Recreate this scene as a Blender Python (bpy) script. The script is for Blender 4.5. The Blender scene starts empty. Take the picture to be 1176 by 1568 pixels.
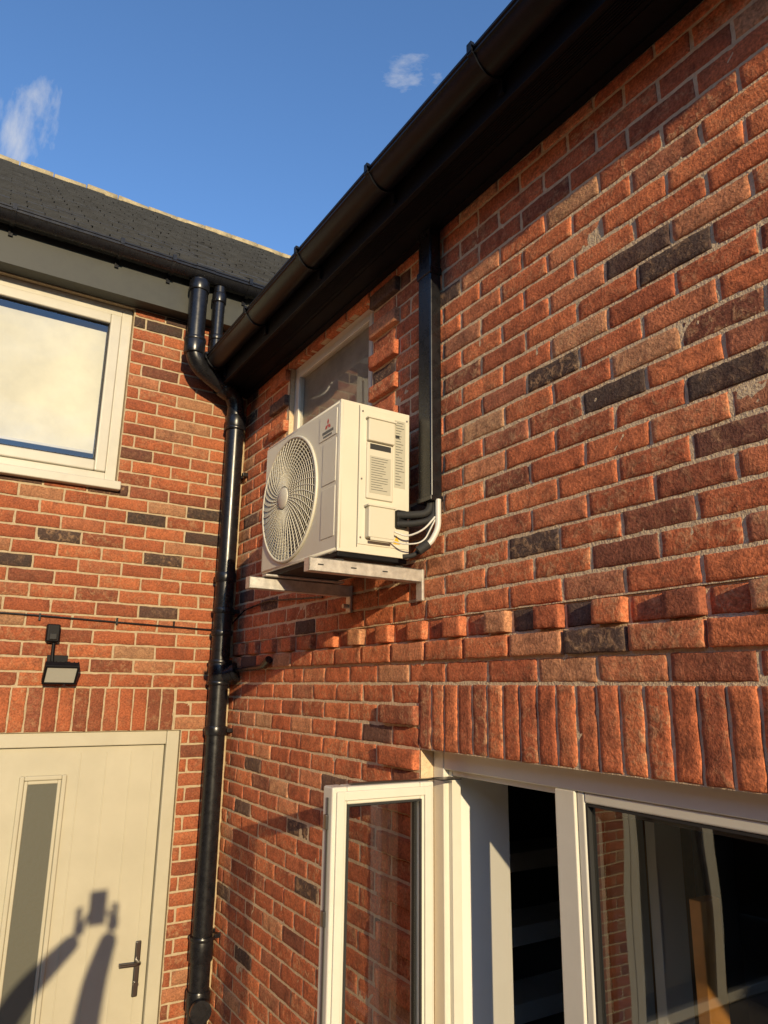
import bpy, bmesh, math, random
import numpy as np
from mathutils import Vector, Matrix, Quaternion
random.seed(7); rng=np.random.default_rng(5)
scene=bpy.context.scene
D=bpy.data
# ------------------------------------------------------------------ helpers
def link(o,parent=None):
    scene.collection.objects.link(o)
    if parent is not None: o.parent=parent
    return o
def empty(name,loc=(0,0,0)):
    o=D.objects.new(name,None); o.empty_display_size=.2; return link(o)
def mesh_obj(name,verts,faces,mat,parent=None,smooth=False):
    me=D.meshes.new(name); me.from_pydata([tuple(v) for v in verts],[],faces); me.update()
    if mat: me.materials.append(mat)
    if smooth: me.polygons.foreach_set('use_smooth',[True]*len(me.polygons))
    return link(D.objects.new(name,me),parent)
def boxes(name,lst,mat,parent=None,bevel=0.0,seg=2):
    V=[];F=[]
    for (x0,x1,y0,y1,z0,z1) in lst:
        x0,x1=sorted((x0,x1));y0,y1=sorted((y0,y1));z0,z1=sorted((z0,z1))
        b=len(V)
        V+=[(x0,y0,z0),(x1,y0,z0),(x1,y1,z0),(x0,y1,z0),(x0,y0,z1),(x1,y0,z1),(x1,y1,z1),(x0,y1,z1)]
        F+=[tuple(b+i for i in f) for f in ((0,3,2,1),(4,5,6,7),(0,1,5,4),(1,2,6,5),(2,3,7,6),(3,0,4,7))]
    o=mesh_obj(name,V,F,mat,parent)
    if bevel:
        m=o.modifiers.new('b','BEVEL'); m.width=bevel; m.segments=seg; m.limit_method='ANGLE'
        o.data.polygons.foreach_set('use_smooth',[True]*len(o.data.polygons))
        m.harden_normals=True
    return o
def box(name,x0,x1,y0,y1,z0,z1,mat,parent=None,bevel=0.0,seg=2):
    return boxes(name,[(x0,x1,y0,y1,z0,z1)],mat,parent,bevel,seg)
def pane_yz(name,x,y0,y1,z0,z1,mat,parent):
    return mesh_obj(name,[(x,y0,z0),(x,y0,z1),(x,y1,z1),(x,y1,z0)],[(0,1,2,3)],mat,parent)
def pane_xz(name,y,x0,x1,z0,z1,mat,parent):
    return mesh_obj(name,[(x0,y,z0),(x1,y,z0),(x1,y,z1),(x0,y,z1)],[(0,1,2,3)],mat,parent)
def fillet(pts,r,n=7):
    pts=[Vector(p) for p in pts]; out=[pts[0]]
    for i in range(1,len(pts)-1):
        a=(pts[i-1]-pts[i]);b=(pts[i+1]-pts[i]); rr=min(r,a.length*.49,b.length*.49)
        p0=pts[i]+a.normalized()*rr;p1=pts[i]+b.normalized()*rr
        for k in range(n+1):
            t=k/n; out.append((1-t)**2*p0+2*t*(1-t)*pts[i]+t*t*p1)
    out.append(pts[-1]); return out
def tube_geo(pts,r,seg=20,caps=True):
    pts=[Vector(p) for p in pts]; V=[];F=[]
    t0=(pts[1]-pts[0]).normalized()
    up=Vector((0,0,1)) if abs(t0.z)<.9 else Vector((1,0,0))
    nrm=t0.cross(up).normalized()
    for i,p in enumerate(pts):
        if i==0:t=t0
        elif i==len(pts)-1:t=(pts[i]-pts[i-1]).normalized()
        else:t=((pts[i]-pts[i-1]).normalized()+(pts[i+1]-pts[i]).normalized()).normalized()
        nrm=(nrm-t*nrm.dot(t)).normalized(); bn=t.cross(nrm)
        rr=r[i] if isinstance(r,(list,tuple)) else r
        for k in range(seg):
            a=2*math.pi*k/seg; V.append(p+nrm*math.cos(a)*rr+bn*math.sin(a)*rr)
    for i in range(len(pts)-1):
        for k in range(seg):
            k2=(k+1)%seg; F.append((i*seg+k,i*seg+k2,(i+1)*seg+k2,(i+1)*seg+k))
    if caps:
        F.append(tuple(range(seg-1,-1,-1))); F.append(tuple((len(pts)-1)*seg+k for k in range(seg)))
    return V,F
def merge(geos):
    V=[];F=[]
    for v,f in geos:
        b=len(V);V+=v;F+=[tuple(b+i for i in q) for q in f]
    return V,F
def tube(name,pts,r,mat,parent=None,fil=0,seg=20):
    if fil: pts=fillet(pts,fil)
    V,F=tube_geo(pts,r,seg)
    o=mesh_obj(name,V,F,mat,parent,smooth=True)
    m=o.modifiers.new('e','EDGE_SPLIT'); m.split_angle=math.radians(50)
    return o
# ------------------------------------------------------------------ materials
def newmat(name):
    m=D.materials.new(name); m.use_nodes=True; nt=m.node_tree
    return m,nt,nt.nodes['Principled BSDF'],nt.nodes,nt.links
def simple(name,col,rough=.5,spec=.5,metal=0,noise=0.0,nscale=20,bump=0,bscale=80,coat=0,dirt=0):
    m,nt,p,N,L=newmat(name)
    p.inputs['Base Color'].default_value=(*col,1);p.inputs['Roughness'].default_value=rough
    p.inputs['Specular IOR Level'].default_value=spec;p.inputs['Metallic'].default_value=metal
    p.inputs['Coat Weight'].default_value=coat
    tc=N.new('ShaderNodeTexCoord')
    if noise:
        n=N.new('ShaderNodeTexNoise');n.inputs['Scale'].default_value=nscale;n.inputs['Detail'].default_value=5
        n.inputs['Roughness'].default_value=.65
        L.new(tc.outputs['Object'],n.inputs['Vector'])
        r=N.new('ShaderNodeValToRGB');r.color_ramp.elements[0].position=.3;r.color_ramp.elements[1].position=.72
        r.color_ramp.elements[0].color=(*[c*(1-noise) for c in col],1);r.color_ramp.elements[1].color=(*[min(1,c*(1+noise*.5)) for c in col],1)
        L.new(n.outputs['Fac'],r.inputs['Fac']);L.new(r.outputs['Color'],p.inputs['Base Color'])
        mr=N.new('ShaderNodeMapRange');mr.inputs['To Min'].default_value=max(0,rough-.1);mr.inputs['To Max'].default_value=min(1,rough+.15)
        L.new(n.outputs['Fac'],mr.inputs['Value']);L.new(mr.outputs['Result'],p.inputs['Roughness'])
    if bump:
        n=N.new('ShaderNodeTexNoise');n.inputs['Scale'].default_value=bscale;n.inputs['Detail'].default_value=3
        L.new(tc.outputs['Object'],n.inputs['Vector'])
        b=N.new('ShaderNodeBump');b.inputs['Strength'].default_value=1;b.inputs['Distance'].default_value=bump
        L.new(n.outputs['Fac'],b.inputs['Height']);L.new(b.outputs['Normal'],p.inputs['Normal'])
    return m
def ramp(N,stops,interp='LINEAR'):
    r=N.new('ShaderNodeValToRGB');cr=r.color_ramp;cr.interpolation=interp
    while len(cr.elements)<len(stops): cr.elements.new(.5)
    for e,(pos,c) in zip(cr.elements,stops): e.position=pos;e.color=(*c,1)
    return r
def brick_mat(name,gain=1.0,darkamt=.7,sandamt=1.0):
    m,nt,p,N,L=newmat(name)
    tc=N.new('ShaderNodeTexCoord');at=N.new('ShaderNodeAttribute');at.attribute_name='bcol'
    sp=N.new('ShaderNodeSeparateColor');L.new(at.outputs['Color'],sp.inputs['Color'])
    cols=[(0,(.058,.040,.032)),(.045,(.09,.055,.042)),(.055,(.17,.060,.035)),(.12,(.25,.076,.037)),(.27,(.32,.090,.040)),(.5,(.38,.110,.046)),(.68,(.44,.138,.057)),(.8,(.35,.100,.044)),(.90,(.41,.155,.073)),(.96,(.36,.19,.10)),(1,(.26,.076,.040))]
    r=ramp(N,[(a,tuple(min(1,x*gain) for x in c)) for a,c in cols]);L.new(sp.outputs['Red'],r.inputs['Fac'])
    off=N.new('ShaderNodeVectorMath');off.operation='MULTIPLY_ADD'
    cx=N.new('ShaderNodeCombineXYZ');
    for i in range(3): L.new(sp.outputs['Green'],cx.inputs[i])
    off.inputs[1].default_value=(37,53,71);L.new(cx.outputs[0],off.inputs[0]);L.new(tc.outputs['Object'],off.inputs[2])
    def noise(sc,det=6,ro=.6,dist=0):
        n=N.new('ShaderNodeTexNoise');n.inputs['Scale'].default_value=sc;n.inputs['Detail'].default_value=det;n.inputs['Roughness'].default_value=ro
        n.inputs['Distortion'].default_value=dist
        L.new(off.outputs[0],n.inputs['Vector']);return n
    def mix(a,b,fac,typ='MIX'):
        x=N.new('ShaderNodeMix');x.data_type='RGBA';x.blend_type=typ
        if isinstance(fac,float): x.inputs[0].default_value=fac
        else: L.new(fac,x.inputs[0])
        for s,v in ((6,a),(7,b)):
            if isinstance(v,tuple): x.inputs[s].default_value=(*v,1)
            else: L.new(v,x.inputs[s])
        return x.outputs[2]
    def mr(v,a,b,c,d):
        x=N.new('ShaderNodeMapRange')
        for i,q in enumerate((a,b,c,d)): x.inputs[i+1].default_value=q
        L.new(v,x.inputs[0]);return x.outputs[0]
    n1=noise(16,5,.65,.5)
    n2=noise(130,3,.7)
    n3=noise(34,5,.7,1.0)
    dark=mr(n1.outputs['Fac'],.45,.74,.0,darkamt)
    c=mix(r.outputs['Color'],(.085,.034,.024),dark)
    sand=mr(n3.outputs['Fac'],.49,.66,0,.85*sandamt)
    sm=N.new('ShaderNodeMath');sm.operation='MULTIPLY';L.new(sand,sm.inputs[0]);L.new(sp.outputs['Blue'],sm.inputs[1])
    c=mix(c,(.40*gain,.24*gain,.125*gain),sm.outputs[0])
    fine=mr(n2.outputs['Fac'],.3,.72,.56,1.4)
    fc=N.new('ShaderNodeCombineXYZ')
    for i in range(3): L.new(fine,fc.inputs[i])
    c=mix(c,fc.outputs[0],1.0,'MULTIPLY')
    L.new(c,p.inputs['Base Color']);p.inputs['Roughness'].default_value=.88;p.inputs['Specular IOR Level'].default_value=.25
    add=N.new('ShaderNodeMath');add.operation='MULTIPLY_ADD';add.inputs[1].default_value=1.3;L.new(n3.outputs['Fac'],add.inputs[0]);L.new(n2.outputs['Fac'],add.inputs[2])
    b=N.new('ShaderNodeBump');b.inputs['Strength'].default_value=1.0;b.inputs['Distance'].default_value=.0028
    L.new(add.outputs[0],b.inputs['Height']);L.new(b.outputs['Normal'],p.inputs['Normal'])
    return m
M_brR=brick_mat('brick_red_weathered_brightened',1.65,.70,.9)  # right wall brick, colour brightened to make up for weak grazing sun
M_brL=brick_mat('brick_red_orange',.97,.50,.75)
M_mort=simple('mortar',(.72,.55,.35),.95,.2,noise=.2,nscale=60,bump=.004,bscale=140)  # colour lifted so the joints look sunlit under the grazing sun
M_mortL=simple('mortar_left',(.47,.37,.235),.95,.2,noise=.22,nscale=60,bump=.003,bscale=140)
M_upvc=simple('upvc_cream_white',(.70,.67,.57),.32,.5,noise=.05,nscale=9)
M_upvcL=simple('upvc_cream_sun_dimmed',(.54,.51,.42),.32,.5,noise=.05,nscale=9)  # same upvc, darkened in colour to offset full sun on the left wall
M_door=simple('door_cream_paint',(.47,.435,.325),.38,.5,noise=.06,nscale=5,bump=.0002,bscale=90)
M_blk=simple('black_plastic_gloss',(.010,.010,.012),.26,.5,noise=.35,nscale=30,bump=.0003,bscale=12)
M_gut=simple('gutter_black_plastic',(.008,.009,.012),.34,.25,noise=.3,nscale=20,bump=.0002,bscale=10)
M_fas=simple('black_plastic_satin',(.008,.008,.010),.5,.18,noise=.3,nscale=12)
M_fasL=simple('anthracite_fascia',(.045,.047,.040),.5,.4,noise=.25,nscale=9)
M_ac=simple('ac_cream_paint',(.66,.62,.50),.38,.5,noise=.04,nscale=6)
M_ac2=simple('ac_cover_plastic',(.60,.565,.455),.5,.4)
M_label=simple('label_paper',(.44,.42,.33),.6)
M_ink=simple('ink_grey',(.10,.10,.09),.6)
M_red=simple('emblem_red',(.55,.03,.03),.4)
M_yel=simple('warning_yellow',(.7,.42,.03),.5)
M_dark=simple('dark_cavity',(.02,.02,.02),.7)
M_blade=simple('fan_blade',(.13,.13,.12),.5)
M_galv=simple('galvanised_steel',(.64,.61,.55),.42,.5,metal=.6,noise=.25,nscale=40,bump=.0003,bscale=60)
M_foam=simple('pipe_insulation',(.02,.02,.02),.75,bump=.001,bscale=120)
M_wht=simple('white_plastic',(.62,.60,.54),.4)
M_plas=simple('interior_plaster',(.80,.77,.70),.85,noise=.04,nscale=4)
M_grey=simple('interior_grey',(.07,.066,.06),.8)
M_brown=simple('painted_reflection_brown',(.42,.37,.29),.8,noise=.35,nscale=4)  # colour stands in for the grey-brown reflection in the upper window
M_oak=simple('oak_door',(.62,.27,.055),.45,noise=.3,nscale=7)
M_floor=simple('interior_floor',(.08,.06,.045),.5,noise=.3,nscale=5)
M_blind=simple('window_blind_cloud_mottle',(.78,.73,.56),.8,noise=.22,nscale=2.6)  # cream blind with the reflected clouds painted in as mottling
M_chrome=simple('steel_handle',(.22,.21,.20),.3,metal=1)
def glass(name,tint,base,k=1.7):
    m,nt,p,N,L=newmat(name);N.remove(p);out=N['Material Output']
    tr=N.new('ShaderNodeBsdfTransparent');tr.inputs['Color'].default_value=(*tint,1)
    gl=N.new('ShaderNodeBsdfGlossy');gl.inputs['Roughness'].default_value=.012
    fr=N.new('ShaderNodeFresnel')
    # thin pane: the same reflectance from either side
    ge=N.new('ShaderNodeNewGeometry');mi=N.new('ShaderNodeMapRange');mi.inputs[3].default_value=1.5;mi.inputs[4].default_value=1/1.5
    L.new(ge.outputs['Backfacing'],mi.inputs[0]);L.new(mi.outputs[0],fr.inputs['IOR'])
    ma=N.new('ShaderNodeMath');ma.operation='MULTIPLY_ADD';ma.inputs[1].default_value=k;ma.inputs[2].default_value=base;ma.use_clamp=True
    tc=N.new('ShaderNodeTexCoord');n=N.new('ShaderNodeTexNoise');n.inputs['Scale'].default_value=2.2;n.inputs['Detail'].default_value=1
    L.new(tc.outputs['Object'],n.inputs['Vector'])
    b=N.new('ShaderNodeBump');b.inputs['Distance'].default_value=.004;b.inputs['Strength'].default_value=.5
    L.new(n.outputs['Fac'],b.inputs['Height']);L.new(b.outputs['Normal'],gl.inputs['Normal'])
    mx=N.new('ShaderNodeMixShader');L.new(fr.outputs[0],ma.inputs[0]);L.new(ma.outputs[0],mx.inputs['Fac'])
    L.new(tr.outputs[0],mx.inputs[1]);L.new(gl.outputs[0],mx.inputs[2]);L.new(mx.outputs[0],out.inputs['Surface']);return m
M_glass=glass('window_glass',(.94,.95,.93),.10)
M_glassd=glass('window_glass_tinted',(.84,.84,.81),.10,1.0)
M_glassu=glass('window_glass_clear',(.90,.90,.88),.06,.9)
M_frost=simple('obscure_glass',(.12,.12,.095),.22,.6,bump=.0012,bscale=60)
M_slate=simple('roof_slate',(.065,.068,.074),.75,.3,noise=.35,nscale=6,bump=.002,bscale=60)
M_ridge=simple('ridge_mortar_tile',(.46,.37,.21),.9,noise=.4,nscale=14,bump=.01,bscale=20)
M_pave=simple('paving_slab',(.20,.175,.145),.85,noise=.2,nscale=4,bump=.003,bscale=40)
M_gravel=simple('ground_gravel',(.15,.13,.10),.95,noise=.35,nscale=3,bump=.02,bscale=30)
M_fence=simple('fence_timber',(.16,.10,.055),.85,noise=.35,nscale=8)
# ------------------------------------------------------------------ bricks
def build_bricks(name,origin,U,Nn,items,mat,parent,nu=15,nz=6):
    origin=np.array(origin,float);U=np.array(U,float);Nn=np.array(Nn,float);Z=np.array([0,0,1.])
    AV=[];AF=[];AC=[];base=0
    for (u0,u1,z0,z1,proud,vert) in items:
        w=u1-u0;h=z1-z0
        if w<.012: continue
        n=max(5,int(round(nu*w/.2))) if not vert else 7
        mzn=nz if not vert else 16
        e=.0030
        us=np.concatenate([[0],np.linspace(e/w,1-e/w,n-2),[1]]);zs=np.concatenate([[0],np.linspace(e/h,1-e/h,mzn-2),[1]])
        uu,zz=np.meshgrid(us,zs,indexing='ij')
        du=np.zeros_like(uu)
        ph=rng.uniform(0,6.28,12);fx=rng.uniform(10,55,6);fz=rng.uniform(15,90,6)
        X=uu*w;Zz=zz*h
        for k in range(6):
            du+=np.sin(X*fx[k]*(1+k*.5)+ph[k])*np.sin(Zz*fz[k]+ph[k+6])*(.00052/(1+.2*k))
        if rng.random()<.5:
            a=rng.uniform(-.9,.9);c0=rng.uniform(.2,.8)*w;t=(X-c0)-a*(Zz-h/2)+.004*np.sin(Zz*120+ph[2])
            du-=.0024*np.exp(-(t/.0045)**2)
        du+=rng.normal(0,.00036,uu.shape)
        du+=rng.normal(0,.0006)*(uu-.5)*2+rng.normal(0,.0004)*(zz-.5)*2+rng.normal(0,.0008)
        edge=np.zeros_like(uu,bool);edge[0,:]=edge[-1,:]=True;edge[:,0]=edge[:,-1]=True
        du[edge]-=.0022+rng.uniform(0,.0012,edge.sum())
        jx=rng.normal(0,.0006,uu.shape);jz=rng.normal(0,.0006,uu.shape)
        wob=.0007*np.sin(X*rng.uniform(20,50)+ph[0]);Pz=z0+Zz+jz+wob;Pu=u0+X+jx+.0008*np.sin(Zz*60+ph[1])
        d=proud+du
        if rng.random()<.22:
            cu=rng.choice([0,1]);cz=rng.choice([0,1]);dist=np.hypot((uu-cu)*w,(zz-cz)*h);d-=np.clip((.014-dist)/.014,0,1)*.005
        P=origin+Pu[...,None]*U+Pz[...,None]*Z+d[...,None]*Nn
        ring=[(i,0) for i in range(n)]+[(n-1,j) for j in range(1,mzn)]+[(i,mzn-1) for i in range(n-2,-1,-1)]+[(0,j) for j in range(mzn-2,0,-1)]
        idx=np.arange(n*mzn).reshape(n,mzn)
        rv=np.array([P[i,j] for i,j in ring])
        back=origin+ ( (rv-origin)@U )[:,None]*U + ((rv-origin)@Z)[:,None]*Z + Nn*(-.06)
        AV.append(P.reshape(-1,3));AV.append(back)
        nb=n*mzn
        a=idx[:-1,:-1].ravel();b=idx[1:,:-1].ravel();c=idx[1:,1:].ravel();dd=idx[:-1,1:].ravel()
        AF.append(np.stack([a,b,c,dd],1)+base)
        ri=np.array([idx[i,j] for i,j in ring]);m=len(ri);k=np.arange(m);k2=(k+1)%m
        AF.append(np.stack([ri[k2],ri[k],nb+k,nb+k2],1)+base)
        col=np.array([rng.random(),rng.random(),rng.random()**1.4,1.]);AC.append(np.tile(col,(nb+m,1)))
        base+=nb+m
    V=np.concatenate(AV);F=np.concatenate(AF);C=np.concatenate(AC)
    me=D.meshes.new(name);me.vertices.add(len(V));me.vertices.foreach_set('co',V.ravel())
    me.loops.add(F.size);me.loops.foreach_set('vertex_index',F.ravel().astype(np.int32))
    me.polygons.add(len(F));me.polygons.foreach_set('loop_start',np.arange(0,F.size,4,dtype=np.int32));me.polygons.foreach_set('loop_total',np.full(len(F),4,dtype=np.int32))
    me.update(calc_edges=True);me.validate()
    ca=me.attributes.new('bcol','FLOAT_COLOR','POINT');ca.data.foreach_set('color',C.ravel())
    me.polygons.foreach_set('use_smooth',[True]*len(me.polygons))
    me.materials.append(mat);return link(D.objects.new(name,me),parent)
J=.0095;CH=.07;BL=.2095
def course(items,ua,ub,z0,z1,holes,off,proud=0,L=BL,vert=False,pf=None):
    zc=(z0+z1)/2
    cuts=[(h[0],h[1]) for h in holes if h[2]-1e-4<zc<h[3]+1e-4]
    u=ua-off;k=0
    while u<ub:
        segs=[(max(u,ua),min(u+L,ub))]
        for (a,b) in cuts:
            ns=[]
            for s in segs:
                if s[1]<=a or s[0]>=b: ns.append(s)
                else:
                    if s[0]<a: ns.append((s[0],a,))
                    if s[1]>b: ns.append((b,s[1]))
            segs=ns
        for s in segs:
            if s[1]-s[0]>.03:
                pr=proud if pf is None else pf(k)
                items.append((s[0]+J/2,s[1]-J/2,z0+J/2,z1-J/2,pr,vert))
        u+=L;k+=1
def backing(name,origin,U,Nn,ua,ub,za,zb,holes,mat,parent,depth,rev_from,rev_to):
    us=sorted({ua,ub,*[h[0] for h in holes],*[h[1] for h in holes]});zs=sorted({za,zb,*[h[2] for h in holes],*[h[3] for h in holes]})
    us=[u for u in us if ua<=u<=ub];zs=[z for z in zs if za<=z<=zb]
    V=[];F=[];o=Vector(origin);U=Vector(U);Nn=Vector(Nn)
    def q(a,b,c,d):
        n=len(V);V.extend([a,b,c,d]);F.append((n,n+1,n+2,n+3))
    P=lambda u,z,d:o+U*u+Vector((0,0,z))+Nn*d
    for i in range(len(us)-1):
        for j in range(len(zs)-1):
            uc=(us[i]+us[i+1])/2;zc=(zs[j]+zs[j+1])/2
            if any(h[0]<uc<h[1] and h[2]<zc<h[3] for h in holes): continue
            q(P(us[i],zs[j],depth),P(us[i+1],zs[j],depth),P(us[i+1],zs[j+1],depth),P(us[i],zs[j+1],depth))
    for h in holes:
        a,b,c,d=h[:4];f,t=rev_from,rev_to
        q(P(a,c,f),P(a,d,f),P(a,d,t),P(a,c,t));q(P(b,c,t),P(b,d,t),P(b,d,f),P(b,c,f))
        q(P(a,d,f),P(b,d,f),P(b,d,t),P(a,d,t));q(P(a,c,t),P(b,c,t),P(b,c,f),P(a,c,f))
    return mesh_obj(name,V,F,mat,parent)
MORT=-.0030
# ---- right wing (wall plane x=0, u=-y)
HR=empty('brick_house')
WE=5.6
holesR=[(.62,1.466,2.95,3.955),(1.815,WE,1.0,2.13)]
ZR=4.0;items=[]
qh=[]
for k in range(-17,27):
    z0=2.13+CH*k;z1=z0+CH
    if k%2 and (1.0<z0<2.3): qh.append((1.585,1.815,z0,z1))
    if k%2 and 2.95<z0<3.93:
        qh.append((1.466,1.676,z0,z1));qh.append((.41,.62,z0,z1))
for q in qh: items.append((q[0]+J/2,q[1]-J/2,q[2]+J/2,q[3]-J/2,.022,False))
nobR=[h for h in holesR]+qh
for k in range(-30,27):
    z0=2.13+CH*k;z1=min(z0+CH,ZR-.001)
    off=BL/2 if k%2 else 0
    off+=.03
    if k in (0,1,2):
        course(items,0,1.815,z0,z1,nobR,off)
        continue
    if k==4: course(items,0,4.6,z0,z1,nobR,off,.012);continue
    if k==5: course(items,0,4.6,z0,z1,nobR,.03,0,L=.1048,pf=lambda k:.018 if k%2 else -.006);continue
    course(items,0,4.6,z0,z1,nobR,off)
u=1.812
while u<4.6:
    items.append((u+.004,u+.07-.004,2.13+.003,2.34-J/2,.001,True));u+=.07
build_bricks('wall_bricks',(0,0,0),(0,-1,0),(-1,0,0),items,M_brR,HR,nu=18,nz=7)
backing('wall_mortar',(0,0,0),(0,-1,0),(-1,0,0),-.02,6.0,0,2.48,holesR[1:],M_mort,HR,MORT,-.006,-.12)
backing('wall_mortar_upper',(0,0,0),(0,-1,0),(-1,0,0),-.02,6.0,2.55,ZR,holesR[:1],M_mort,HR,MORT,-.006,-.12)
mesh_obj('wall_mortar_dentil_band',[(.010,.02,2.48),(.010,-6,2.48),(.010,-6,2.55),(.010,.02,2.55)],[(0,1,2,3)],M_mort,HR)
backing('wall_inner_leaf',(.30,0,0),(0,-1,0),(-1,0,0),-.02,6.0,0,ZR,holesR,M_plas,HR,0,.19,0)
# ---- left wing (plane y=0, u=x)
HL=empty('brick_house.001')
holesL=[(-1.95,-.69,3.36,4.385),(-1.22,-.245,0,2.10),(-4.9,-2.9,0,2.10)]
items=[];items2=[]
for k in range(-30,33):
    z0=2.10+CH*k;z1=min(z0+CH,4.39);off=BL/2 if k%2 else 0
    off+=.012
    hs=list(holesL)+([(-1.5,-.285,2.10,2.31)] if k in (0,1,2) else [])
    course(items,-2.6,-.001,z0,z1,hs,off)
    course(items2,-2.6-18*BL,-2.6,z0,z1,hs,off)
u=-.29-.07
while u>-1.5:
    items.append((u+.004,u+.066,2.10+.003,2.31-J/2,.001,True));u-=.07
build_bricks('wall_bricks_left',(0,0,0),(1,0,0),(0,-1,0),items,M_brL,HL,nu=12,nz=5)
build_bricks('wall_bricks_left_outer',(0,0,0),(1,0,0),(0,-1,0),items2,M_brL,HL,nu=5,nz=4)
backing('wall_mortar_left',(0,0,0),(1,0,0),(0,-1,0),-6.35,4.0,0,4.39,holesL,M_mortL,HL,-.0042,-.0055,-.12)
def gable(nm,x,par,flip):
    V=[(x,.0,0),(x,6.1,0),(x,6.1,4.6),(x,3.05,6.95),(x,.0,4.6)]
    mesh_obj(nm,V,[(0,1,2,3,4)] if flip else [(4,3,2,1,0)],M_mort,par)
gable('gable_wall',-6.35,HL,True);gable('gable_wall_far',4.0,HL,False)
mesh_obj('rear_wall',[(-6.35,6.1,0),(4,6.1,0),(4,6.1,4.6),(-6.35,6.1,4.6)],[(3,2,1,0)],M_mort,HL)
# ------------------------------------------------------------------ roofs
def slates(name,o,U,S,T,nu,ns,w,l,mat,parent):
    V=[];F=[];o=Vector(o);U=Vector(U);S=Vector(S);T=Vector(T)
    for j in range(ns):
        for i in range(nu):
            a=(i+(.5 if j%2 else 0))*w+random.uniform(-.002,.002);b=a+w-.004
            s=j*l+random.uniform(-.003,.003);t=.016+random.uniform(-.004,.005)
            p0=o+U*a+S*s;p1=o+U*b+S*s;p2=p1+S*(l*1.3);p3=p0+S*(l*1.3)
            n=len(V);V+=[p0,p1,p0+T*t,p1+T*(t+random.uniform(-.001,.001)),p2+T*.002,p3+T*.002]
            F+=[(n,n+1,n+3,n+2),(n+2,n+3,n+4,n+5)]
    return mesh_obj(name,V,F,mat,parent)
ey,ez=-.16,4.655;ry,rz=3.0,7.12
sl=math.hypot(ry-ey,rz-ez);S=Vector((0,(ry-ey)/sl,(rz-ez)/sl));T=Vector((0,-S.z,S.y))
slates('roof_slates_left',(-6.4,ey,ez),(1,0,0),S,T,63,int(sl/.13)+0,.165,sl/int(sl/.13),M_slate,HL)
mesh_obj('roof_deck_left',[Vector((-6.4,ey,ez))-T*.01,Vector((4.1,ey,ez))-T*.01,Vector((4.1,ry,rz))-T*.01,Vector((-6.4,ry,rz))-T*.01,(4.1,6.2,ez-.02),(-6.4,6.2,ez-.02)],[(0,1,2,3),(3,2,4,5)],M_slate,HL)
geos=[]
for i in range(35):
    x=-6.4+i*.3
    pts=[(x,ry,rz-.020+random.uniform(-.012,.012)),(x+.285,ry,rz-.014+random.uniform(-.012,.012))]
    geos.append(tube_geo(pts,[.066,.056],12))
V,F=merge(geos);mesh_obj('ridge_tiles',V,F,M_ridge,HL,True)
ex,ezr=-.24,4.135
Sx=Vector((math.cos(math.radians(36)),0,math.sin(math.radians(36))));Tx=Vector((-Sx.z,0,Sx.x))
slates('roof_slates',(ex,.45,ezr),(0,-1,0),Sx,Tx,40,30,.165,.15,M_slate,HR)
mesh_obj('roof_deck',[Vector((ex,.5,ezr))-Tx*.012,Vector((ex,-6.1,ezr))-Tx*.012,Vector((ex,-6.1,ezr))+Sx*4.6-Tx*.012,Vector((ex,.5,ezr))+Sx*4.6-Tx*.012],[(3,2,1,0)],M_slate,HR)
boxes('soffit',[(-.192,0.03,-6,-.003,4.001,4.012)],M_fas,HR)
g=[]
for i in range(9): g.append((-.185+i*.008,-.185+i*.008+.004,-6,-.01,3.994,4.001))
g+= [(-.10,-.096,-6,-.01,3.997,4.001),(-.03,-.002,-6,-.01,3.992,4.001)]
boxes('soffit_vent_strip',g,M_fas,HR)
boxes('fascia_board',[(-.21,-.192,-6,-.003,3.985,4.135)],M_fas,HR,.002)
boxes('soffit_left',[(-6.4,3.0,-.085,.02,4.391,4.40)],M_fasL,HL)
boxes('fascia_board_left',[(-6.4,3.0,-.10,-.085,4.385,4.64)],M_fasL,HL,.002)
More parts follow.
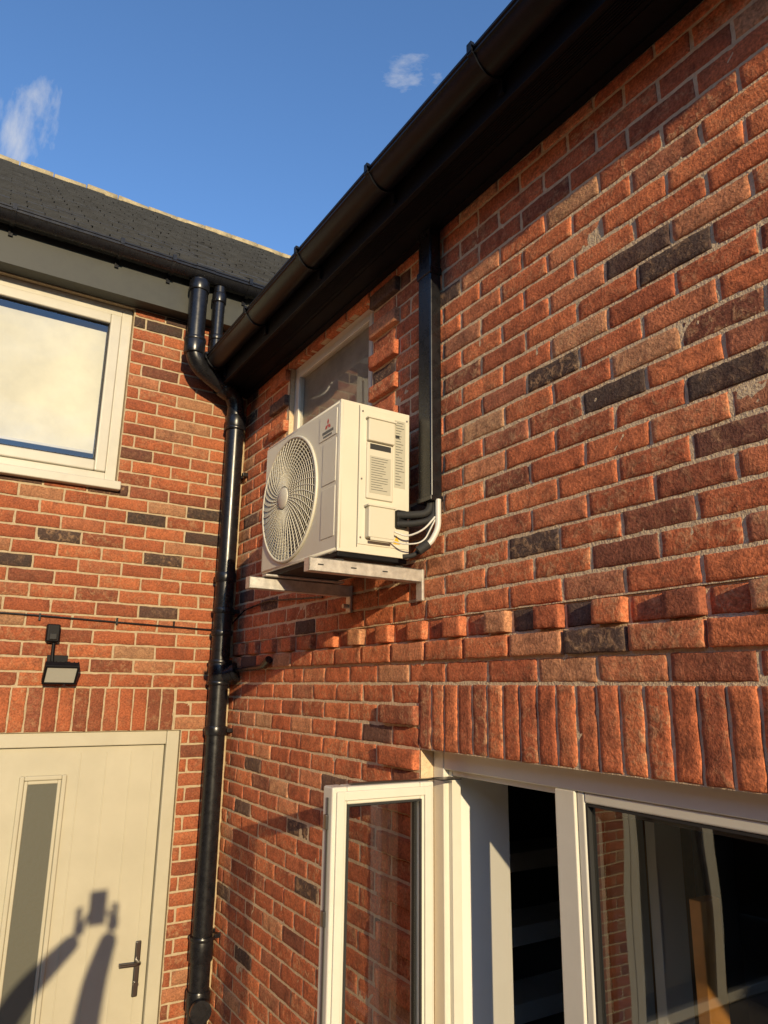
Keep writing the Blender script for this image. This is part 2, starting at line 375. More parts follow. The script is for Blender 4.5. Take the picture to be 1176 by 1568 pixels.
# ------------------------------------------------------------------ gutters
def gutter(name,cx,cz,r,axis,a,b,brs,joints,mat):
    par=empty(name)
    prof=[]
    n=16
    for k in range(n+1):
        t=math.pi*k/n; prof.append((-math.cos(t)*r,-math.sin(t)*r))
    outer=[(-r-.007,.014),(-r-.007,.006),(-r-.002,.003),(-r-.002,-.003),(-r-.006,-.006),(-r-.006,-.011),(-r*.985,-.014)]+[q for q in prof[2:]]+[(r,.012)]
    inner=[(x*.92,z*.92+.003) for x,z in reversed(outer)]
    loop=outer+inner
    def P(x,z,s): return (cx+x,s,cz+z) if axis=='y' else (s,cx+x,cz+z)
    V=[P(x,z,a) for x,z in loop]+[P(x,z,b) for x,z in loop];m=len(loop)
    F=[(k,(k+1)%m,m+(k+1)%m,m+k) for k in range(m)]+[tuple(range(m)),tuple(range(2*m-1,m-1,-1))]
    o=mesh_obj('trough',V,F,mat,par,True);md=o.modifiers.new('e','EDGE_SPLIT');md.split_angle=math.radians(35)
    for (lst,wd,gr,nm) in ((brs,.020,1.12,'bracket'),(joints,.11,1.06,'union')):
        geos=[]
        for s in lst:
            lo=[(x*gr,z*gr) for x,z in outer];li=[(x*1.0,z*1.0) for x,z in reversed(outer)]
            lp=lo+li;mm=len(lp)
            V=[P(x,z,s-wd/2) for x,z in lp]+[P(x,z,s+wd/2) for x,z in lp]
            F=[(k,(k+1)%mm,mm+(k+1)%mm,mm+k) for k in range(mm)]+[tuple(range(mm)),tuple(range(2*mm-1,mm-1,-1))]
            geos.append((V,F))
            if nm=='bracket':
                V=[];F=[]
                for (x0,x1,z0,z1) in ((-r*1.28,-r*1.04,-.006,.026),(r*.8,r*1.0,-.09,.01)):
                    q=[(x0,z0),(x1,z0),(x1,z1),(x0,z1)];bb=len(V)
                    V+=[P(x,z,s-wd/2) for x,z in q]+[P(x,z,s+wd/2) for x,z in q]
                    F+=[(bb,bb+1,bb+2,bb+3),(bb+7,bb+6,bb+5,bb+4)]+[(bb+k,bb+(k+1)%4,bb+4+(k+1)%4,bb+4+k) for k in range(4)]
                geos.append((V,F))
        if geos:
            V,F=merge(geos);mesh_obj(nm,V,F,mat,par)
    return par
gutter('rain_gutter',-.266,4.10,.055,'y',-6,-.004,[-.21-.584*k for k in range(10)],[-3.4],M_gut)
gutter('rain_gutter.001',-.156,4.625,.055,'x',-6.4,2.5,[-5.2,-4.1,-3.0,-2.1,-1.35,-.83,-.55,-.1],[-.37],M_blk)
# ------------------------------------------------------------------ soil stack
ST=empty('soil_stack_pipe')
R=.050
path=fillet([(-.385,-.165,4.57),(-.385,-.165,4.07),(-.10,-.09,3.95),(-.088,-.078,3.80)],.10,8)
V,F=tube_geo(path,R,28)
o=mesh_obj('offset_bend',V,F,M_blk,ST,True);o.modifiers.new('e','EDGE_SPLIT').split_angle=math.radians(50)
tube('main_pipe',[(-.088,-.078,3.85),(-.088,-.078,0)],R,M_blk,ST,seg=28)
def collar(z,h,x=-.088,y=-.078,r=R*1.16): 
    return tube_geo([(x,y,z-h/2),(x,y,z-h/2+.006),(x,y,z+h/2-.006),(x,y,z+h/2)],[r*.96,r,r,r*.96],28)
geos=[collar(3.80,.075),collar(3.76,.02,r=R*1.22),collar(2.40,.10),collar(2.45,.02,r=R*1.24),collar(2.34,.02,r=R*1.24),collar(1.08,.10),collar(1.13,.02,r=R*1.24),collar(2.10,.045),collar(.86,.09),
      collar(4.16,.09,-.385,-.165),collar(4.20,.02,-.385,-.165,R*1.22),collar(4.53,.06,-.385,-.165),
      collar(2.72,.03),collar(2.60,.03),collar(2.90,.05)]
d=(Vector((-.10,-.09,3.95))-Vector((-.385,-.165,4.07))).normalized()
pm=Vector((-.17,-.108,3.979));geos.append(tube_geo([pm-d*.03,pm-d*.024,pm+d*.024,pm+d*.03],[R*1.1,R*1.16,R*1.16,R*1.1],28))
geos.append(tube_geo([(-.088,-.078,2.37),(-.02,-.15,2.40)],.045,24))
geos.append(tube_geo([(-.03,-.14,2.395),(-.018,-.152,2.401)],.052,24))
geos.append(tube_geo([(-.088,-.078,.84),(-.10,-.16,.84)],.042,24));geos.append(tube_geo([(-.098,-.148,.84),(-.102,-.172,.84)],.05,24))
V,F=merge(geos);o=mesh_obj('collars',V,F,M_blk,ST,True);o.modifiers.new('e','EDGE_SPLIT').split_angle=math.radians(40)
bl=[]
for z in (3.50,2.72,2.10,1.13): bl.append((-.088,.0,-.02,-.0,z-.012,z+.012));bl.append((-.03,.004,-.095,-.07,z-.01,z+.01));
boxes('pipe_clips',bl,M_blk,ST,.002)
tube('overflow_pipe',[(-.03,-.15,2.405),(-.03,-.50,2.415),(-.03,-.58,2.44)],.012,M_blk,ST,.03,12)
tube('overflow_elbow',[(-.03,-.545,2.425),(-.03,-.60,2.45)],.019,M_blk,ST,0,14)
DP=empty('downpipe')
tube('down_pipe_body',[(-.262,-.155,4.57),(-.262,-.155,4.12)],.034,M_blk,DP)
V,F=merge([collar(4.50,.06,-.262,-.155,.041),collar(4.25,.03,-.262,-.155,.040)]);mesh_obj('down_pipe_sockets',V,F,M_blk,DP,True)
CB=empty('wall_cable')
tube('cable_run',[(-2.6,-.008,2.66),(-1.4,-.008,2.65),(-1.0,-.008,2.645),(-.58,-.008,2.632),(-.3,-.008,2.625),(-.12,-.010,2.62),(-.02,-.012,2.65),(-.012,-.2,2.72),(-.010,-.5,2.74),(-.010,-1.1,2.70)],.0045,M_blk,CB,.02,8)
boxes('cable_clips',[(x-.004,x+.004,-.014,0,2.622,2.655) for x in (-1.3,-.98,-.62,-.33)],M_blk,CB)
# ------------------------------------------------------------------ refrigerant trunking
TR=empty('pipe_trunking')
box('trunk_cover',-.050,-.001,-1.955,-1.875,2.945,3.998,M_blk,TR,.008,3)
boxes('trunk_joint',[(-.054,-.001,-1.959,-1.871,3.80,3.83),(-.054,-.001,-1.959,-1.871,2.94,2.958)],M_blk,TR,.003)
# ------------------------------------------------------------------ windows
def frame_yz(name,x0,x1,y0,y1,z0,z1,w,mat,par,bev=.004):
    y0,y1=sorted((y0,y1))
    return boxes(name,[(x0,x1,y0,y0+w,z0,z1),(x0,x1,y1-w,y1,z0,z1),(x0+.0006,x1-.0006,y0+w-.001,y1-w+.001,z0,z0+w),(x0+.0006,x1-.0006,y0+w-.001,y1-w+.001,z1-w,z1)],mat,par,bev)
def frame_xz(name,y0,y1,x0,x1,z0,z1,w,mat,par,bev=.004):
    x0,x1=sorted((x0,x1))
    return boxes(name,[(x0,x0+w,y0,y1,z0,z1),(x1-w,x1,y0,y1,z0,z1),(x0+w-.001,x1-w+.001,y0+.0006,y1-.0006,z0,z0+w),(x0+w-.001,x1-w+.001,y0+.0006,y1-.0006,z1-w,z1)],mat,par,bev)
frame_yz('upper_window_frame',.030,.10,-1.464,-.622,2.952,3.953,.038,M_upvc,HR)
frame_yz('upper_window_sash',.022,.09,-1.424,-.662,2.992,3.913,.030,M_upvc,HR)
pane_yz('upper_window_glass',.036,-1.395,-.690,3.020,3.885,M_glassu,HR)
box('upper_window_reflection_panel',.052,.056,-1.40,-.68,3.0,3.90,M_brown,HR)  # added panel, coloured as the reflection seen in the glass
box('upper_window_sill',-.03,.03,-1.48,-.61,2.925,2.951,M_upvc,HR,.004)
MU=-4.15
boxes('lower_window_frame',[(.055,.125,-1.873,-1.817,1.002,2.128),(.055,.125,-2.438,-2.368,1.06,2.07),(.055,.125,MU-.07,MU,1.06,2.07),(.0556,.1244,-WE+.01,-1.874,2.07,2.127),(.0556,.1244,-WE+.01,-1.874,1.002,1.06),(.055,.125,-WE+.001,-WE+.06,1.06,2.07)],M_upvc,HR,.004)
boxes('lower_window_frame_rebate',[(.075,.11,-1.892,-1.874,1.06,2.07),(.075,.11,-2.367,-2.352,1.06,2.07),(.0756,.1094,-2.351,-1.893,2.052,2.069)],M_upvc,HR,.002)
frame_yz('fixed_light_bead',.062,.110,MU+.001,-2.439,1.061,2.069,.026,M_upvc,HR,.006)
frame_yz('fixed_light_gasket',.066,.108,MU+.027,-2.466,1.088,2.042,.006,M_dark,HR,0)
frame_yz('fixed_light_spacer',.088,.100,MU+.033,-2.473,1.095,2.035,.012,M_ink,HR,0)
pane_yz('fixed_light_glass',.080,MU+.033,-2.473,1.095,2.035,M_glassd,HR)
pane_yz('fixed_light_glass_end',.080,-WE+.06,MU-.07,1.06,2.07,M_glassd,HR)
box('lower_window_sill',-.04,.055,-WE-.01,-1.80,.965,.999,M_upvc,HR,.004)
SA=empty('open_casement_sash');SA.parent=HR
SA.matrix_world=Matrix.Translation((-.028,-1.875,0))@Matrix.Rotation(math.radians(-1.0),4,'Z')
SW=.352
def sash():
    z0,z1=1.03,2.045
    frame_xz('sash_frame',-.062,-.002,-SW,0,z0,z1,.050,M_upvc,SA,.006)
    frame_xz('sash_inner_lip',-.070,-.062,-SW+.012,-.012,z0+.012,z1-.012,.026,M_upvc,SA,.003)
    frame_xz('sash_gasket',-.066,-.06,-SW+.048,-.048,z0+.048,z1-.048,.006,M_dark,SA,0)
    frame_xz('sash_spacer',-.040,-.028,-SW+.050,-.050,z0+.050,z1-.050,.010,M_dark,SA,0)
    pane_xz('sash_glass',-.043,-SW+.050,-.050,z0+.050,z1-.050,M_glassd,SA)
    boxes('espagnolette_strip',[(-SW-.0025,-SW+.001,-.042,-.030,z0+.03,z1-.03)],M_ink,SA)
    boxes('locking_cams',[(-SW-.010,-SW,-.044,-.028,z-.02,z+.02) for z in (1.35,1.70,1.95)],M_chrome,SA,.002)
    boxes('friction_hinge',[(-.28,0.04,-.045,-.025,z1+.001,z1+.006)],M_chrome,SA)
    boxes('window_handle',[(-SW+.018,-SW+.04,-.085,-.07,1.18,1.24),(-SW+.022,-SW+.036,-.105,-.085,1.10,1.23)],M_wht,SA,.003)
sash()
boxes('friction_stay',[(-.02,.06,-1.96,-1.90,2.0475,2.051)],M_chrome,HR)
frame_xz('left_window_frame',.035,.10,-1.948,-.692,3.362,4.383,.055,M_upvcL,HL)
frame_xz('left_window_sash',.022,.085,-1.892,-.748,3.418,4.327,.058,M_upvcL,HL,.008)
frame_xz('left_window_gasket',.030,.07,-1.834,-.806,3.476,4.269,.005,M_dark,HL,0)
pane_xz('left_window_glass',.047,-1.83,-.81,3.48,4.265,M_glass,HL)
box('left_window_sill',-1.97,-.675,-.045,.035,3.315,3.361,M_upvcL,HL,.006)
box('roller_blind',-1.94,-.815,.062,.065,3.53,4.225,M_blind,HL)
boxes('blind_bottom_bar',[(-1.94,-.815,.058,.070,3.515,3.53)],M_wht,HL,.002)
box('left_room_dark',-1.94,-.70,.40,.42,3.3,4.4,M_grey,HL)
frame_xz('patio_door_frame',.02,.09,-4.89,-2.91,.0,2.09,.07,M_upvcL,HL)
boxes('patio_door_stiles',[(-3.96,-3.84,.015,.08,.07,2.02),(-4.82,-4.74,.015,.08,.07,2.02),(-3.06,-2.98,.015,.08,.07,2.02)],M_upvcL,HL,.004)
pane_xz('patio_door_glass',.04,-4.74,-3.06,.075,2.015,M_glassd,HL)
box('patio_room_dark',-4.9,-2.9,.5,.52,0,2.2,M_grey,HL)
# ------------------------------------------------------------------ door
boxes('door_frame',[(-.312,-.248,.012,.09,0,2.098),(-1.218,-1.154,.012,.09,0,2.098),(-1.153,-.313,.0126,.0894,2.032,2.0975)],M_door,HL,.005)
box('door_leaf',-1.150,-.316,.034,.08,.02,2.028,M_door,HL,.003)
gx0,gx1,gz0,gz1=-.955,-.79,.55,1.885
frame_xz('door_glass_moulding',.018,.034,gx0-.02,gx1+.02,gz0-.02,gz1+.02,.022,M_door,HL,.006)
frame_xz('door_glass_moulding_in',.024,.034,gx0+.0025,gx1-.0025,gz0+.0025,gz1-.0025,.016,M_door,HL,.004)
box('door_glass',gx0+.018,gx1-.018,.029,.0335,gz0+.018,gz1-.018,M_frost,HL)
boxes('door_plank_beads',[(x,x+.006,.0310,.0345,.05,2.0) for x in (-1.09,-.72,-.60,-.48,-.37)],M_door,HL,.001)
HN=empty('door_handle');HN.parent=HL
boxes('backplate',[(-.378,-.350,.022,.034,.89,1.13)],M_chrome,HN,.006)
tube('lever',[(-.364,.03,1.045),(-.364,-.03,1.045),(-.46,-.032,1.05)],.0085,M_chrome,HN,.02,12)
tube('lock_cylinder',[(-.364,.022,.945),(-.364,.014,.945)],.013,M_chrome,HN,0,16)
# ------------------------------------------------------------------ security light
SL=empty('security_light')
boxes('sensor_box',[(-.945,-.885,-.050,-.002,2.52,2.605)],M_fas,SL,.008,3)
boxes('sensor_lens',[(-.932,-.898,-.060,-.050,2.53,2.56)],M_dark,SL,.006,3)
tube('conduit',[(-.905,-.02,2.52),(-.905,-.02,2.45),(-.90,-.03,2.40)],.008,M_fas,SL,.02,10)
boxes('bracket',[(-.925,-.918,-.07,-.002,2.40,2.43),(-.838,-.831,-.07,-.002,2.40,2.43),(-.925,-.831,-.006,-.001,2.40,2.46)],M_fas,SL,.002)
hd=empty('lamp_head');hd.parent=SL;hd.matrix_world=Matrix.Translation((-.868,-.075,2.385))@Matrix.Rotation(math.radians(42),4,'X')
boxes('lamp_body',[(-.075,.075,-.028,.0,-.055,.055)]+[(-.07+i*.02,-.064+i*.02,.0,.012,-.05,.05) for i in range(8)],M_fas,hd,.003)
frame_xz('lamp_bezel',-.034,-.028,-.075,.075,-.055,.055,.010,M_fas,hd,.002)
M_lens=simple('lamp_glass',(.45,.45,.40),.15,.6)
box('lamp_glass',-.065,.065,-.030,-.0285,-.045,.045,M_lens,hd)
# ------------------------------------------------------------------ air conditioner
AC=empty('air_conditioning_unit')
xf,xr,yn,yf,zb,zt=-.352,-.075,-1.86,-1.235,2.748,3.268
cy,cz,rg=-1.472,3.002,.233
def ac_body():
    V=[];F=[]
    n=64;circ=[(cy+rg*math.cos(2*math.pi*k/n),cz+rg*math.sin(2*math.pi*k/n)) for k in range(n)]
    rect=[]
    for k in range(n):
        a=2*math.pi*k/n;c,s=math.cos(a),math.sin(a)
        ty=((yf-.001-cy)/c if c>0 else (yn+.012-cy)/c) if abs(c)>1e-6 else 9
        tz=((zt-.012-cz)/s if s>0 else (zb+.012-cz)/s) if abs(s)>1e-6 else 9
        t=min(ty,tz);rect.append((cy+c*t,cz+s*t))
    for (qy,qz) in ((yf-.001,zt-.012),(yf-.001,zb+.012),(yn+.012,zt-.012),(yn+.012,zb+.012)):
        i=min(range(n),key=lambda k:(rect[k][0]-qy)**2+(rect[k][1]-qz)**2);rect[i]=(qy,qz)
    for (y,z) in rect: V.append((xf,y,z))
    for (y,z) in circ: V.append((xf,y,z))
    for (y,z) in circ: V.append((xf+.012,cy+(y-cy)*.985,cz+(z-cz)*.985))
    for (y,z) in circ: V.append((xf+.10,cy+(y-cy)*.93,cz+(z-cz)*.93))
    for k in range(n):
        k2=(k+1)%n
        for L_ in range(3): F.append((L_*n+k2,L_*n+k,(L_+1)*n+k,(L_+1)*n+k2))
    mesh_obj('front_panel',V,F,M_ac,AC,False)
    boxes('casing',[(xf+.001,xr,yn,yn+.045,zb,zt),(xf+.012,xr,yf-.004,yf,zb,zt),(xf+.0016,xr-.0006,yn+.044,yf-.0045,zt-.014,zt-.0006),(xf+.0016,xr-.0006,yn+.044,yf-.0045,zb+.0006,zb+.02)],M_ac,AC,.003,3)
    box('back_coil',xr-.012,xr-.006,yn+.03,yf-.02,zb+.02,zt-.02,M_dark,AC)
    box('inner_dark',xf+.13,xf+.14,yn+.05,yf-.02,zb+.03,zt-.02,M_dark,AC)
ac_body()
(ya,yb),(za,zc)=((yn+.010,yf-.006),(zb+.010,zt-.010))
V,F=merge([tube_geo([(xf+.010,ya,za),(xf+.010,ya,zc)],.0105,12),tube_geo([(xf+.010,yb,za),(xf+.010,yb,zc)],.0105,12),tube_geo([(xf+.010,ya,zc),(xf+.010,yb,zc)],.0105,12),tube_geo([(xf+.010,ya,za),(xf+.010,yb,za)],.0105,12)])
mesh_obj('front_edge',V,F,M_ac,AC,True)
ringpts=lambda r,x,n=72:[(x,cy+r*math.cos(2*math.pi*k/n),cz+r*math.sin(2*math.pi*k/n)) for k in range(n+1)]
V,F=merge([tube_geo(ringpts(rg+.001,xf-.004),.0055,8,False)]);mesh_obj('grille_surround',V,F,M_ac,AC,True)
geos=[]
def dome(r): return xf-.004-.020*(1-(r/rg)**2)
for i in range(15):
    r=.055+i*(rg-.055)/15
    geos.append(tube_geo(ringpts(r,dome(r),56),.0014,5,False))
for k in range(48):
    a0=2*math.pi*k/48;pts=[]
    for i in range(9):
        r=.045+(rg-.045)*i/8;a=a0+.28*(i/8)**1.2
        pts.append((dome(r)-.001,cy+r*math.cos(a),cz+r*math.sin(a)))
    geos.append(tube_geo(pts,.0016,5,False))
V,F=merge(geos);mesh_obj('fan_grille',V,F,M_ac,AC,True)
tube('grille_hub',[(dome(0)-.006,cy,cz),(dome(0)-.003,cy,cz),(dome(.04)+.006,cy,cz)],[.034,.040,.042],M_ac,AC,0,32)
V=[];F=[]
for b_ in range(3):
    for i in range(9):
        for j in range(6):
            r=.05+.155*j/5;a=b_*2*math.pi/3+(i/8)*1.6+.4*(j/5)
            V.append((xf+.04+.05*(i/8),cy+r*math.cos(a),cz+r*math.sin(a)))
    bb=b_*54
    for i in range(8):
        for j in range(5): F.append((bb+i*6+j,bb+i*6+j+1,bb+(i+1)*6+j+1,bb+(i+1)*6+j))
mesh_obj('fan_blades',V,F,M_blade,AC,True)
tube('fan_hub',[(xf+.03,cy,cz),(xf+.10,cy,cz)],.052,M_blade,AC,0,24)
boxes('pressed_panels',[(xf-.0025,xf+.002,yn+.022,yn+.150,3.150,3.245),(xf-.0025,xf+.002,yn+.022,yn+.118,2.985,3.138),(xf-.0025,xf+.002,yn+.022,yn+.118,2.80,2.972)],M_ac,AC,.0024)
def dia(yc,zc,s): return [(xf-.0032,yc,zc-s),(xf-.0032,yc+s*.58,zc),(xf-.0032,yc,zc+s),(xf-.0032,yc-s*.58,zc)]
em=empty('emblem');em.parent=AC
ec=yn+.085
V=dia(ec,3.212,.012);F=[(3,2,1,0)]
V+= [(xf-.0032,ec,3.200),(xf-.0032,ec+.015,3.200),(xf-.0032,ec+.021,3.188),(xf-.0032,ec+.006,3.188)];F.append((4,5,6,7))
V+= [(xf-.0032,ec,3.200),(xf-.0032,ec-.015,3.200),(xf-.0032,ec-.021,3.188),(xf-.0032,ec-.006,3.188)];F.append((11,10,9,8))
mesh_obj('emblem_mark',V,F,M_red,em)
boxes('emblem_text',[(xf-.0034,xf-.0028,ec-.040+i*.009,ec-.034+i*.009,3.170,3.180) for i in range(9)]+[(xf-.0034,xf-.0028,ec-.03+i*.008,ec-.025+i*.008,3.158,3.165) for i in range(8)],M_ink,em)
def sx(u): return xf+(xr-xf)*u
boxes('service_panel',[(sx(.27),sx(.99),yn-.003,yn+.004,zb+.03,zt-.012)],M_ac,AC,.0022)
boxes('panel_seam',[(sx(.255),sx(.265),yn-.0008,yn+.004,zb+.02,zt-.008)],M_ink,AC)
boxes('service_covers',[(sx(.36),sx(.74),yn-.020,yn-.002,3.135,3.215),(sx(.36),sx(.74),yn-.010,yn-.002,2.935,3.133),(sx(.36),sx(.72),yn-.030,yn-.002,2.80,2.905)],M_ac2,AC,.006,3)
boxes('service_cover_lip',[(sx(.34),sx(.76),yn-.024,yn-.002,3.214,3.220),(sx(.34),sx(.74),yn-.034,yn-.002,2.904,2.911),(sx(.38),sx(.70),yn-.033,yn-.028,2.790,2.800)],M_ac2,AC,.002)
boxes('handle_recess_shade',[(sx(.40),sx(.70),yn-.0107,yn-.0095,3.108,3.128)],M_dark,AC)  # flat dark patch painted for the shade in the recess
boxes('label',[(sx(.40),sx(.70),yn-.0108,yn-.0098,2.955,3.085),(sx(.77),sx(.93),yn-.0036,yn-.0028,2.99,3.235)],M_label,AC)
bl=[]
for i in range(14):
    z=3.079-i*.0085;bl.append((sx(.42),sx(.42+random.uniform(.14,.26)),yn-.0114,yn-.0106,z-.0018,z))
for i in range(24):
    z=3.228-i*.0098;a=random.uniform(.05,.13);bl.append((sx(.785),sx(.785+a),yn-.0042,yn-.0034,z-.0022,z))
boxes('label_text',bl,M_ink,AC)
boxes('label_stripe',[(sx(.78),sx(.84),yn-.0044,yn-.0034,3.170,3.18)],M_dark,AC)
mesh_obj('warning_sticker',[(sx(.76),yn-.0042,zb+.045),(sx(.86),yn-.0042,zb+.045),(sx(.81),yn-.0042,zb+.075)],[(0,1,2)],M_yel,AC)
boxes('screws',[(sx(u)-.003,sx(u)+.003,yn-.0055,yn-.002,z-.003,z+.003) for u,z in ((.30,3.24),(.95,3.24),(.30,2.80),(.95,2.80),(.3,3.0))],M_chrome,AC,.001)
boxes('base_pan',[(xf+.006,xr-.004,yn+.006,yf-.006,zb-.016,zb+.001)],M_fas,AC,.003)
boxes('feet',[(xf-.035,xr+.02,yn+.09,yn+.13,zb-.024,zb-.0165),(xf-.035,xr+.02,yf-.14,yf-.10,zb-.024,zb-.0165)],M_galv,AC,.002)
tube('gas_pipe',[(-.13,-1.87,2.892),(-.09,-1.90,2.892),(-.04,-1.928,2.898),(-.024,-1.925,2.96)],.013,M_foam,AC,.03,14)
tube('liquid_pipe',[(-.13,-1.87,2.862),(-.08,-1.905,2.862),(-.024,-1.938,2.88),(-.022,-1.935,2.96)],.011,M_foam,AC,.035,14)
boxes('valve_block',[(-.135,-.095,-1.880,-1.855,2.848,2.91)],M_fas,AC,.004)
tube('condensate_pipe',[(-.022,-1.957,2.945),(-.022,-1.957,2.845),(-.045,-1.950,2.80),(-.06,-1.945,2.785)],.010,M_wht,AC,.03,12)
tube('control_cable',[(-.03,-1.95,2.885),(-.07,-1.94,2.835),(-.11,-1.90,2.815),(-.15,-1.885,2.83)],.0034,M_wht,AC,.04,8)
tube('sensor_cable',[(-.03,-1.95,2.875),(-.075,-1.945,2.79),(-.13,-1.91,2.785),(-.16,-1.875,2.80)],.0026,M_wht,AC,.05,8)
tube('power_cable',[(-.03,-1.94,2.88),(-.055,-1.93,2.80),(-.085,-1.91,2.752),(-.12,-1.89,2.748)],.008,M_foam,AC,.03,10)
tube('drain_gland',[(-.055,-1.945,2.79),(-.085,-1.93,2.765)],.016,M_foam,AC,0,12)
BR=empty('wall_bracket');
def arm(y0,par,nm,xo):
    boxes(nm,[(xo,-.012,y0,y0+.004,2.678,2.722),(xo,-.012,y0,y0+.038,2.718,2.722),(xo,xo+.004,y0,y0+.038,2.68,2.72),(-.012,-.002,y0-.002,y0+.034,2.615,2.722),(xo,-.012,y0,y0+.038,2.678,2.681)],M_galv,par,.0012)
arm(-1.845,BR,'bracket_arm',-.44)
arm(-1.345,BR,'bracket_arm_far',-.44)
boxes('bracket_slot_shade',[(-.41+i*.12,-.39+i*.12,-1.8462,-1.8448,2.698,2.702) for i in range(3)],M_dark,BR)  # flat dark patches standing for the shade inside the slots
boxes('anti_vibration_mounts',[(x-.015,x+.015,y-.015,y+.015,2.722,2.726) for x in (-.33,-.10) for y in (-1.826,-1.326)],M_foam,BR)
tube('bracket_bolt',[(-.012,-1.328,2.64),(-.035,-1.328,2.64)],.009,M_galv,BR,0,10)
# ------------------------------------------------------------------ interior of right wing
box('interior_floor',.30,3.6,-5.9,-.5,.0,.02,M_floor,HR)
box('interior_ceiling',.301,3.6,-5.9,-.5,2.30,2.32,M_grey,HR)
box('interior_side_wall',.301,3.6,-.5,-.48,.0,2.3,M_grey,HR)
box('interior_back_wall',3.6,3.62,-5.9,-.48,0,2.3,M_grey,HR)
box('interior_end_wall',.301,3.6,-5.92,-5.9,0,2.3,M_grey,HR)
boxes('interior_reveal',[(.126,.34,-1.86,-1.815,1.0,2.12),(.126,.34,-WE,-1.861,2.085,2.128),(.126,.42,-WE,-1.861,.97,1.0)],M_plas,HR,.003)
boxes('interior_shelves',[(1.2,1.9,-.75,-.505,z,z+.09) for z in (.7,1.05,1.40)]+[(1.9,1.96,-.75,-.505,0,1.9)],M_plas,HR,.003)
boxes('interior_door_frame',[(2.30,2.37,-.56,-.501,0,2.1),(3.1,3.17,-.56,-.501,0,2.1),(2.37,3.1,-.56,-.501,2.03,2.1)],M_plas,HR,.004)
boxes('interior_oak_door',[(2.37,3.1,-.54,-.505,0,2.03)],M_oak,HR,.003)
boxes('interior_reflection_posts',[(1.20,1.26,-1.66,-1.52,0,2.0),(1.20,1.26,-1.34,-1.28,0,2.0),(1.20,1.26,-1.519,-1.341,1.93,2.0)],M_plas,HR,.004)  # white posts added to imitate reflected white frames
boxes('interior_oak_cupboard',[(.56,.65,-2.42,-2.38,0,1.74),(.66,1.0,-2.415,-2.385,0,.9)],M_oak,HR,.004)
boxes('interior_cupboard_white',[(.78,.92,-2.10,-2.06,0,1.95)],M_plas,HR,.004)
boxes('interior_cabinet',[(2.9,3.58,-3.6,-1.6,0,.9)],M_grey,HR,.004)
boxes('outer_envelope',[(3.7,3.75,-6,0,0,4.4)],M_mort,HR)
# ------------------------------------------------------------------ ground, fences, added sky-blocking houses
mesh_obj('ground',[(-300,-300,-.03),(300,-300,-.03),(300,300,-.03),(-300,300,-.03)],[(0,1,2,3)],M_gravel)
pv=[(-6.0+i*.6+.004,-6.0+(i+1)*.6-.004,-8.4+j*.6+.004,-8.4+(j+1)*.6-.004,-.029,-.001+random.uniform(-.002,.001)) for i in range(10) for j in range(14)]
boxes('patio',pv,M_pave,None,.003)
boxes('garden_fence',[(-6.9,-6.87,-14+i*.12,-14+i*.12+.105,0,1.8+random.uniform(-.01,.01)) for i in range(117)]+[(-6.87,-6.82,-14,0,.4,.47),(-6.87,-6.82,-14,0,1.4,1.47)],M_fence)
NH=empty('sky_blocker_house')  # unseen house added to block low sky light on the right wall
M_nb=simple('blocker_brick',(.27,.10,.055),.9,noise=.3,nscale=14,bump=.004,bscale=25)
NX=-9.0
boxes('blocker_walls',[(NX-7,NX,-24,4,0,5.1)],M_nb,NH)
mesh_obj('blocker_roof',[(NX+.3,-24.3,5.0),(NX+.3,4.3,5.0),(NX-3.5,4.3,7.9),(NX-3.5,-24.3,7.9),(NX-7.3,4.3,5.0),(NX-7.3,-24.3,5.0)],[(0,1,2,3),(3,2,4,5),(0,3,5),(1,4,2)],M_slate,NH)
for yy in (-20,-14,-8,-2):
    frame_yz('blocker_window_frame',NX+.002,NX+.05,yy-.7,yy+.7,3.1,4.3,.08,M_upvcL,NH)
    box('blocker_window_glass',NX+.004,NX+.02,yy-.62,yy+.62,3.18,4.22,M_dark,NH)
    frame_yz('blocker_window_frame_low',NX+.002,NX+.05,yy-.9,yy+.9,.9,2.2,.08,M_upvcL,NH)
    box('blocker_window_glass_low',NX+.004,NX+.02,yy-.82,yy+.82,.98,2.12,M_dark,NH)
TH=empty('glow_blocker_houses')  # unseen row added to cut the horizon glow behind the camera
NY=-38.0
boxes('glow_blocker_walls',[(-45,30,NY-8,NY,0,5.0)],M_nb,TH)
mesh_obj('glow_blocker_roof',[(-45.3,NY+.3,4.9),(30.3,NY+.3,4.9),(30.3,NY-4,7.4),(-45.3,NY-4,7.4),(30.3,NY-8.3,4.9),(-45.3,NY-8.3,4.9)],[(3,2,1,0),(5,4,2,3),(0,5,3),(1,2,4)],M_slate,TH)
for i in range(14):
    xx=-42+i*5.2
    frame_xz('glow_blocker_window_frame',NY+.002,NY+.06,xx-.7,xx+.7,3.0,4.2,.08,M_upvcL,TH)
    box('glow_blocker_window_glass',xx-.62,xx+.62,NY+.004,NY+.02,3.08,4.12,M_dark,TH)
    frame_xz('glow_blocker_window_frame_low',NY+.002,NY+.06,xx-.8,xx+.8,.9,2.1,.08,M_upvcL,TH)
    box('glow_blocker_window_glass_low',xx-.72,xx+.72,NY+.004,NY+.02,.98,2.02,M_dark,TH)
